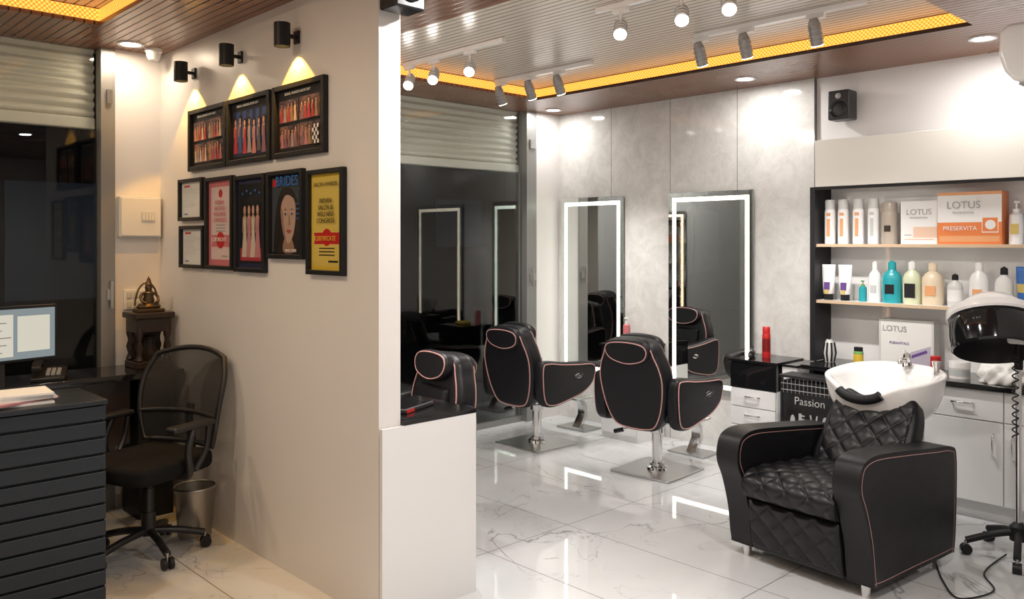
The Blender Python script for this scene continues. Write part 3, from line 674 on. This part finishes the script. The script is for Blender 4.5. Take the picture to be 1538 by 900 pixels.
for i in range(3):
    L.append((5.222, 5.24, ysd[i]+.003, ysd[i+1]-.003, 0.58, 0.748)); L.append((5.222, 5.24, ysd[i]+.003, ysd[i+1]-.003, 0.11, 0.574))
boxes('door_fronts', L, [M_white], e, 0.002)
for i in range(3):
    ym = (ysd[i]+ysd[i+1])/2; tube('drawer_handle', [(5.222, ym-.06, .67), (5.195, ym-.05, .67), (5.195, ym+.05, .67), (5.222, ym+.06, .67)], 0.006, M_chrome, e)
    yv = ysd[i+1]-.05 if i != 1 else ysd[i]+.05; tube('door_handle', [(5.222, yv, .38), (5.195, yv, .39), (5.195, yv, .50), (5.222, yv, .51)], 0.006, M_chrome, e)

# black tool trolley with printed front
M_print = mat('trolley_print', (0.42, 0.42, 0.42), 0.4)
e = empty('salon_trolley', (5.0, 2.54, 0))
X0 = 0.01
boxes('frame', [(X0, X0+.015, -.2, -.185, .03, .72), (X0, X0+.015, .185, .2, .03, .72), (X0+.15, X0+.165, -.2, -.185, .03, .72), (X0+.15, X0+.165, .185, .2, .03, .72)], [M_blackm], e)
box('printed_front', X0+0.003, X0+0.010, -.185, .185, .06, .64, M_black, e)
box('bin_body', X0+0.010, X0+0.15, -.185, .185, .06, .70, M_blackm, e)
for i in range(14): cyl('wire_v', (X0+.002, -.18+i*.0277, .62), (X0+.002, -.18+i*.0277, .72), .002, M_can, e, n=6)
for z in (.64, .68, .72): cyl('wire_h', (X0+.001, -.195, z), (X0+.001, .195, z), .0025, M_can, e, n=6)
box('top_tray', X0-.01, X0+.17, -.21, .21, .72, .735, M_blackm, e, .004)
for sy in (-.17, .17):
    for xx in (X0+.02, X0+.14): lathe('caster', [(0, 0), (.012, .002), (.012, .03), (0, .03)], M_blackm, e, (xx, sy, 0), n=10)
text('Passion', (X0-0.001, 0.0, .575), 0.07, M_print, e)
a = Art(e, X0+0.002, .17, -.17, .08, .52)
a.ell(.16, .82, .05, .1, M_print); a.rect(.135, .4, .185, .75, M_print)
a.rect(.28, .55, .34, .95, M_print)
for i in range(8): a.rect(.34, .56+i*.05, .40, .58+i*.05, M_print)
a.poly([(.5, .95), (.53, .95), (.62, .5), (.58, .5)], M_print); a.poly([(.66, .95), (.63, .95), (.52, .5), (.56, .5)], M_print); a.ell(.53, .44, .05, .06, M_print); a.ell(.63, .44, .05, .06, M_print); a.ell(.53, .44, .025, .035, M_black); a.ell(.63, .44, .025, .035, M_black)
a.rect(.78, .45, .83, .7, M_print); a.ell(.80, .82, .06, .13, M_print)
a.rect(.1, .05, .16, .32, M_print); a.rect(.22, .08, .42, .15, M_print); a.rect(.25, .2, .3, .36, M_print); a.ell(.55, .18, .07, .12, M_print); a.rect(.72, .05, .9, .12, M_print); a.rect(.74, .18, .79, .36, M_print)
a.done('printed_tools')

# ------------------------------------------------------------------ products
def bottle(name, y, z, r, h, body, cap, kind='cyl', x=5.51, label=None, sx=0.75):
    e = empty(name, (x, y, z)); lb = label or body
    if kind == 'cyl':
        p = [(0, 0), (r*.95, 0), (r, .01), (r, h*.2), (r, h*.62), (r, h*.74), (r*.9, h*.77), (r*.9, h*.78), (r*.9, h*.98), (r*.8, h), (0, h)]
        mi = [0, 0, 0, 1, 0, 0, 0, 2, 2, 2]
    elif kind == 'round':
        p = [(0, 0), (r*.95, 0), (r, .012), (r, h*.15), (r, h*.5), (r*.98, h*.6), (r*.8, h*.70), (r*.4, h*.77), (r*.38, h*.8), (r*.42, h*.8), (r*.40, h*.95), (0, h)]
        mi = [0, 0, 0, 1, 0, 0, 0, 0, 2, 2, 2]
    elif kind == 'pump':
        p = [(0, 0), (r, 0), (r, .01), (r, h*.2), (r, h*.5), (r*.95, h*.66), (r*.5, h*.72), (r*.5, h*.8), (r*.14, h*.81), (r*.14, h*.93), (r*.4, h*.93), (r*.4, h*.97), (0, h)]
        mi = [0, 0, 0, 1, 0, 0, 2, 2, 2, 2, 2, 2]
    elif kind == 'jar':
        p = [(0, 0), (r, 0), (r, h*.15), (r, h*.55), (r, h*.6), (r*1.04, h*.62), (r*1.04, h*.98), (0, h)]; mi = [0, 0, 1, 0, 2, 2, 2]
    elif kind == 'tube':
        bm = bmesh.new(); n = 16; rings = []
        for k, (w, d, zz, mm) in enumerate([(r*.6, r*.6, 0, 2), (r*.6, r*.6, h*.16, 2), (r*.75, r*.7, h*.17, 0), (r*.85, r*.55, h*.4, 1), (r*.95, r*.3, h*.6, 0), (r, r*.06, h*.9, 0), (r, r*.06, h, 0)]):
            rings.append(([bm.verts.new((d*cos(2*pi*i/n), w*sin(2*pi*i/n), zz)) for i in range(n)], mm))
        for k in range(len(rings)-1):
            for i in range(n):
                f = bm.faces.new((rings[k][0][i], rings[k][0][(i+1) % n], rings[k+1][0][(i+1) % n], rings[k+1][0][i])); f.material_index = rings[k][1]; f.smooth = True
        bm.faces.new(rings[0][0]); bm.faces.new(rings[-1][0]); obj('tube_body', bm, [body, lb, cap], e); return e
    lathe('body', p, [body, lb, cap], e, mi=mi, n=24, sx=sx if kind in ('cyl', 'round') else 1)
    if kind == 'pump': tube('nozzle', [(0, 0, h*.97), (-r*.9, 0, h*.965), (-r*1.0, 0, h*.93)], 0.004, cap, e)
    return e
def carton(name, y0, y1, z, h, x0, x1, base, stripe, txt=None, sub=None, tcol=None):
    e = empty(name, ((x0+x1)/2, (y0+y1)/2, z)); w = (y1-y0)/2; d = (x1-x0)/2
    boxes('carton', [(-d, d, -w, w, 0, h)], [base], e, 0.002)
    a = Art(e, -d-.0006, w, -w, 0, h)
    return e, a, w, d
def front_label(e, r, z0, z1, w, m):
    boxes('label', [(-r*.75-.0012, -r*.75+.004, -w, w, z0, z1)], [m], e)
U = 1.58; Lw = 1.20; Cn = 0.785
M_or2 = mat('label_orange', (0.72, 0.34, 0.15), 0.4); M_gr2 = mat('label_grey', (0.50, 0.52, 0.52), 0.35); M_gold2 = mat('label_gold', (0.6, 0.45, 0.12), 0.3)
for y, m in ((2.645, M_or2), (2.553, M_or2), (2.45, M_or2), (2.35, M_gr2)):
    e = bottle('shampoo_bottle', y, U, 0.037, 0.30, M_whiteg, M_ltgrey, 'cyl', label=M_whiteg)
    front_label(e, .037, .05, .17, .011, m); front_label(e, .037, .19, .21, .014, m)
e = bottle('shampoo_bottle', 2.245, U, 0.052, 0.27, M_tan, M_tan, 'cyl'); front_label(e, .052, .08, .12, .02, M_dkwood)
e, a, w, d = carton('product_box', 1.935, 2.155, U, 0.27, 5.46, 5.58, M_paper, None)
a.rect(0, 0, 1, 1, M_paper); a.rect(.35, .15, 1, .40, mat('label_peach', (.72, .5, .38), .4)); a.rect(.1, .2, .3, .22, M_grey); a.rect(.1, .1, .9, .115, M_or2); a.done('print'); text('LOTUS', (-d-.003, 0, .2), .05, M_grey, e); text('PROFESSIONAL', (-d-.003, 0, .165), .016, M_grey, e)
e, a, w, d = carton('product_box', 1.575, 1.93, U, 0.315, 5.45, 5.58, M_orange, None)
a.rect(0, 0, 1, 1, M_orange); a.rect(.0, .42, 1, 1, M_paper); a.rect(.0, .94, 1, 1, M_or2); a.rect(.03, .05, .97, .16, M_or2); a.rect(.70, .22, .95, .52, M_paper); a.rect(.71, .24, .94, .50, M_orange); a.ell(.83, .37, .08, .09, M_paper); a.done('print'); text('LOTUS', (-d-.005, .03, .235), .062, M_grey, e); text('PRESERVITA', (-d-.005, .05, .095), .036, M_paper, e); text('PROFESSIONAL', (-d-.005, .03, .19), .018, M_grey, e)
e = bottle('lotion_bottle', 1.515, U, 0.04, 0.26, M_whiteg, M_whiteg, 'pump', label=M_whiteg); boxes('label', [(-.043, -.035, -.02, .02, .06, .12)], [M_gold2], e)
e = bottle('lotion_bottle', 1.41, U, 0.045, 0.27, M_blue, M_whiteg, 'round', label=M_paper)
for y in (1.30, 1.19): bottle('shampoo_bottle', y, U, 0.037, 0.28, M_whiteg, M_ltgrey, 'cyl')
for y, l in ((2.65, M_purple), (2.535, M_purple)):
    e = bottle('cream_tube', y, Lw, 0.048, 0.24, M_whiteg, M_blackm, 'tube', x=5.50); box('label', -.034, -.02, -.018, .018, .07, .12, l, e); box('label_b', -.036, -.022, -.012, .012, .04, .07, M_gold2, e)
bottle('serum_bottle', 2.42, Lw, 0.025, 0.14, M_teal, M_green, 'pump')
e = bottle('lotion_bottle', 2.34, Lw, 0.042, 0.27, M_whiteg, M_whiteg, 'round'); front_label(e, .042, .06, .11, .018, M_gr2)
e = bottle('shampoo_bottle', 2.23, Lw, 0.06, 0.275, M_teal, M_teal, 'round'); front_label(e, .06, .06, .12, .028, M_blackm)
e = bottle('lotion_bottle', 2.105, Lw, 0.056, 0.275, mat('pale_lime', (.62, .66, .46), .3), M_paper, 'round'); front_label(e, .056, .04, .13, .032, M_blackm)
e = bottle('lotion_bottle', 1.98, Lw, 0.064, 0.27, M_creamb, M_creamb, 'round'); front_label(e, .064, .06, .12, .03, M_or2)
e = bottle('lotion_bottle', 1.85, Lw, 0.045, 0.20, M_ltgrey, M_blackm, 'round', label=M_paper)
e = bottle('lotion_bottle', 1.715, Lw, 0.055, 0.28, M_whiteg, M_whiteg, 'round'); front_label(e, .055, .05, .11, .026, M_or2)
bottle('shampoo_bottle', 1.58, Lw, 0.05, 0.25, M_paper, M_blackm, 'round')
bottle('cream_tube', 1.46, Lw, 0.055, 0.25, M_blue, M_gold2, 'tube', label=M_gold2, x=5.5); bottle('shampoo_bottle', 1.36, Lw, 0.045, 0.24, M_blue, M_whiteg, 'cyl')
e, a, w, d = carton('product_box', 1.97, 2.31, Cn, 0.31, 5.50, 5.60, M_ltgrey, None)
M_lav = mat('lavender_print', (.45, .42, .5), .4)
a.rect(0, 0, 1, 1, M_ltgrey); a.rect(.04, .04, .96, .96, M_paper); a.poly([(.3, .1), (.95, .1), (.95, .5), (.6, .35)], M_lav)
for i in range(9): a.ell(.5+i*.045, .2+.022*i, .03, .035, M_purple, 8)
a.done('print'); text('LOTUS', (-d-.004, .07, .25), .05, M_grey, e); text('PURAVITALS', (-d-.004, .04, .16), .022, M_purple, e)
bottle('perfume_bottle', 2.41, Cn, .032, .12, M_green, M_blackm, 'cyl', x=5.42, label=M_yel)
bottle('red_jar', 1.93, Cn, .03, .11, M_red, M_red, 'jar', x=5.42); bottle('cream_jar', 1.775, Cn, .058, .10, M_whiteg, M_whiteg, 'jar', x=5.36, label=M_gr2)
e = empty('striped_vase', (5.45, 2.62, Cn)); lathe('vase', [(0, 0), (.03, 0), (.042, .06), (.03, .13), (.02, .15), (.022, .15), (.0, .145)], M_ltgrey, e); 
for i in range(8): a_ = i*pi/4; tube('stripe', [(.031*cos(a_), .031*sin(a_), .005), (.043*cos(a_), .043*sin(a_), .06), (.031*cos(a_), .031*sin(a_), .13)], .006, M_blackm, e)
tube('straws', [(0, 0, .1), (.01, .01, .2)], .004, M_blackm, e)
# crumpled towel
bm = bmesh.new(); bmesh.ops.create_icosphere(bm, subdivisions=4, radius=1)
for v_ in bm.verts:
    c = v_.co; f = 1+0.12*sin(c.x*9+c.y*5)+0.1*sin(c.y*13+c.z*7)+.06*sin(c.x*17-c.y*11); v_.co = (c.x*.085*f, c.y*.13*f, max(0, c.z*.09*f+.03))
o = obj('crumpled_towel', bm, M_paper, None, True); o.location = (5.32, 1.52, Cn)
# station items
e = bottle('spray_can', 3.09, .765, .03, .22, M_red, M_red, 'cyl', x=5.45, label=mat('dkred', (.2, .01, .01), .3), sx=1)
bottle('lotion_bottle', 4.40, .765, .03, .20, M_pink2, M_paper, 'pump', x=5.5); 
e = empty('sponge', (5.42, 4.27, .765)); box('sponge_block', -.05, .05, -.07, .07, 0, .035, M_yel, e, .012)
e = empty('hair_brush', (5.38, 3.17, .765), radians(25)); cyl('handle', (-.12, 0, .022), (0, 0, .022), .01, M_blackm, e); cyl('barrel', (0, 0, .022), (.09, 0, .022), .022, M_blackm, e)

# ------------------------------------------------------------------ shampoo chair + basin
e = empty('shampoo_chair', (4.08, 1.92, 0), radians(174))
ap = [(0.455, 0.59), (0.41, 0.635), (0.30, 0.65), (0.05, 0.63), (-0.2, 0.605), (-0.38, 0.585), (-0.43, 0.53), (-0.43, 0.3), (-0.41, 0.08), (-0.36, 0.06), (0.0, 0.06), (0.31, 0.06), (0.35, 0.09), (0.375, 0.25), (0.42, 0.40), (0.465, 0.50)]
for s in (-1, 1):
    y0, y1 = sorted((s*0.255, s*0.385))
    o, p = extr('arm', ap, 'xz', y0, y1, M_leather, e, 0.035, 5, 5)
    for yy in (s*0.380, s*0.260):
        tube('arm_piping', [(a, yy, b) for a, b in inset(p, .022)], 0.0055, M_pink, e, True)
    for xx in (-0.36, 0.3): cyl('foot', (xx, s*0.32, 0.0), (xx, s*0.32, 0.07), 0.018, M_chrome, e, r1=0.025)
box('seat_base', -0.40, 0.33, -0.255, 0.255, 0.08, 0.33, M_leather, e, 0.02)
extr('front_panel', [(0.33, 0.07), (0.365, 0.08), (0.385, 0.2), (0.40, 0.30), (0.36, 0.33), (0.30, 0.32), (0.29, 0.09)], 'xz', -0.245, 0.245, M_leather, e, 0.015, 3, 5)
extr('seat_cushion', [(-0.30, 0.33), (-0.30, 0.44), (0.0, 0.445), (0.3, 0.465), (0.42, 0.45), (0.455, 0.40), (0.43, 0.345), (0.3, 0.325)], 'xz', -0.253, 0.253, M_leather, e, 0.02, 4, 5)
quilt_patch('seat_quilting', [(-.28, .444), (0, .448), (.3, .468), (.40, .458), (.445, .43), (.452, .39), (.43, .345)], .248, e, M_quilt)
quilt_patch('front_quilting', [(.402, .315), (.392, .24), (.380, .16), (.364, .085)], .243, e, M_quilt)
bk = bpy.data.objects.new('back_pivot', None); bk.location = (-0.20, 0, 0.40); bk.rotation_euler = (0, radians(-32), 0); link(bk, e)
extr('back_rest', [(-0.24, 0), (-0.25, 0.2), (-0.23, 0.36), (-0.18, 0.44), (-0.1, 0.42), (0, 0.40), (0.1, 0.42), (0.18, 0.44), (0.23, 0.36), (0.25, 0.2), (0.24, 0), (0, -0.02)], 'yz', -0.06, 0.06, M_leather, bk, 0.03, 4, 5)
quilt_patch('back_quilting', [(.058, 0.0), (.060, .13), (.060, .26), (.056, .385)], .222, bk, M_quilt, flip=-1)
# pedestal + basin
bx = -0.54; by = -0.05
extr('basin_pedestal', [(bx-0.13, 0), (bx+0.10, 0), (bx+0.08, 0.3), (bx+0.05, 0.66), (bx-0.1, 0.66)], 'xz', by-0.13, by+0.13, M_plast, e, 0.02, 3, 0)
bs = bpy.data.objects.new('basin_pivot', None); bs.location = (bx, by, -0.035); link(bs, e)
bm = bmesh.new(); n_ = 48
def rg(rx, ry, z, ox=0.0, dip=0.0, up=0.0):
    L_ = []
    for i in range(n_):
        t = 2*pi*i/n_; c, s = cos(t), sin(t); p_ = 2.5
        cx = abs(c)**(2/p_)*(1 if c >= 0 else -1); sy = abs(s)**(2/p_)*(1 if s >= 0 else -1)
        zz = z - dip*math.exp(-((t if t < pi else t-2*pi)/0.42)**2) + up*(-c)
        L_.append(bm.verts.new((ox+rx*cx, ry*sy, zz)))
    return L_
rings = [rg(.10, .13, .65), rg(.17, .20, .67), rg(.225, .265, .74, 0, .01, .01), rg(.245, .29, .83, 0, .04, .02), rg(.255, .30, .895, 0, .07, .035), rg(.257, .303, .91, 0, .075, .035), rg(.245, .29, .915, 0, .075, .035),
         rg(.20, .255, .90, .015, .075, .03), rg(.185, .24, .85, .02, .05, .01), rg(.15, .19, .76, .02), rg(.08, .1, .735, .02), rg(.02, .02, .73, .02)]
for k in range(len(rings)-1):
    for i in range(n_): bm.faces.new((rings[k][i], rings[k][(i+1) % n_], rings[k+1][(i+1) % n_], rings[k+1][i]))
bm.faces.new(rings[0]); bm.faces.new(rings[-1])
o = obj('basin_bowl', bm, M_whiteg, bs, True); sb = o.modifiers.new('s', 'SUBSURF'); sb.levels = 1; sb.render_levels = 1
tube('neck_rest', [(.245+.015*cos(t), .125*sin(t), .80+.055*(1-cos(t))) for t in [(-1.2+2.4*i/10) for i in range(11)]], .026, M_blackm, bs)
cyl('drain', (.02, 0, .732), (.02, 0, .738), .022, M_chrome, bs)
lathe('mixer_tap', [(.028, 0), (.026, .015), (.018, .03), (.022, .05), (.02, .07), (0, .078)], M_chrome, bs, (-.19, .03, .935))
tube('tap_lever', [(-.19, .03, 1.0), (-.15, .03, 1.03)], .006, M_chrome, bs); tube('tap_spout', [(-.18, .03, .97), (-.12, .03, .975), (-.11, .03, .955)], .011, M_chrome, bs, smooth=True)
lathe('spray_head', [(.018, 0), (.016, .03), (.02, .05), (.024, .07), (0, .075)], M_chrome, bs, (-.13, .22, .92))

# ------------------------------------------------------------------ hood dryer on stand
e = empty('hood_dryer', (4.76, 1.30, 0))
for i in range(5):
    a = radians(72*i+50); c, s = cos(a), sin(a); R_ = 0.24
    tube('base_leg_%d' % i, [(0.02*c, 0.02*s, 0.13), (0.12*c, 0.12*s, 0.11), (R_*c, R_*s, 0.07)], 0.017, M_blackm, e, smooth=True)
    p = Vector((R_*c, R_*s, 0.026)); q = Vector((-s, c, 0)); cyl('caster_%d' % i, p-q*.02, p+q*.02, 0.026, M_blackm, e); cyl('caster_stem_%d' % i, (R_*c, R_*s, .03), (R_*c, R_*s, .07), .008, M_steel, e)
lathe('hub', [(.04, .09), (.04, .16), (.02, .18), (0, .18)], M_blackm, e)
cyl('pole', (0, 0, 0.15), (0, 0, 1.0), 0.014, M_chrome, e); cyl('pole_upper', (0, 0, 0.95), (0.02, 0, 1.2), 0.02, M_blackm, e)
hd = bpy.data.objects.new('hood_pivot', None); hd.location = (-0.13, 0.08, 1.17); hd.rotation_euler = Euler((radians(-12), radians(24), 0)); link(hd, e)
lathe('shell_open', [(.185, -.13), (.195, -.12), (.20, -.06), (.197, .0), (.185, .05), (.18, .055), (.15, .11), (.10, .15), (.05, .168), (0, .172)], [M_black, M_whiteg], hd, n=36, mi=[0, 0, 0, 0, 0, 1, 1, 1, 1])
lathe('inner_dome_open', [(.183, -.128), (.17, -.05), (.15, .04), (.09, .1), (0, .12)], [M_plast], hd, n=36)
lathe('white_band_open', [(.198, .035), (.207, .045), (.205, .075), (.178, .085)], M_whiteg, hd, n=36)
tube('hood_arm', [(0.02, 0, 1.16), (0.03, 0.01, 1.24), (-0.02, 0.03, 1.31), (-0.08, 0.06, 1.33)], .018, M_whiteg, e, smooth=True)
box('control_box', -.04, .05, -.045, .045, 1.08, 1.2, M_whiteg, e, .015)
coil = [(-0.05+.014*cos(i*.9), .0+.014*sin(i*.9), 1.05-i*.0055) for i in range(80)]
tube('coiled_cable', coil, .0035, M_blackm, e)
tube('floor_cable', [(-0.02, 0.05, .01), (-.35, .05, .008), (-.55, -.05, .008), (-.75, 0.03, .008), (-.6, .15, .008), (-.40, .25, .008)], .004, M_blackm, e, smooth=True)

# ------------------------------------------------------------------ air conditioner on right stub wall
e = empty('air_conditioner', (0, 0, 0))
extr('body', [(1.055, 2.31), (1.055, 2.57), (1.19, 2.57), (1.22, 2.54), (1.225, 2.44), (1.20, 2.36), (1.16, 2.31)], 'yz', 4.18, 4.95, M_whiteg, e, .02, 4, 0)
box('vent', 4.25, 4.9, 1.10, 1.16, 2.304, 2.312, M_grey, e)

# ------------------------------------------------------------------ world, camera
w = bpy.data.worlds.new('night'); scene.world = w; w.use_nodes = True
w.node_tree.nodes['Background'].inputs[0].default_value = (0.02, 0.025, 0.04, 1); w.node_tree.nodes['Background'].inputs[1].default_value = 0.3
cam = bpy.data.cameras.new('camera'); co = bpy.data.objects.new('camera', cam); COL.objects.link(co)
cam.sensor_width = 36; cam.lens = 1257/1538*36; cam.shift_y = -88/1538; cam.clip_start = 0.05
co.location = (0, 0, 1.6); co.rotation_euler = (pi/2, 0, -math.atan2(0.689, 0.725))
scene.camera = co
try:
    scene.view_settings.view_transform = 'Standard'; scene.view_settings.look = 'None'
except Exception as ex: print(ex)
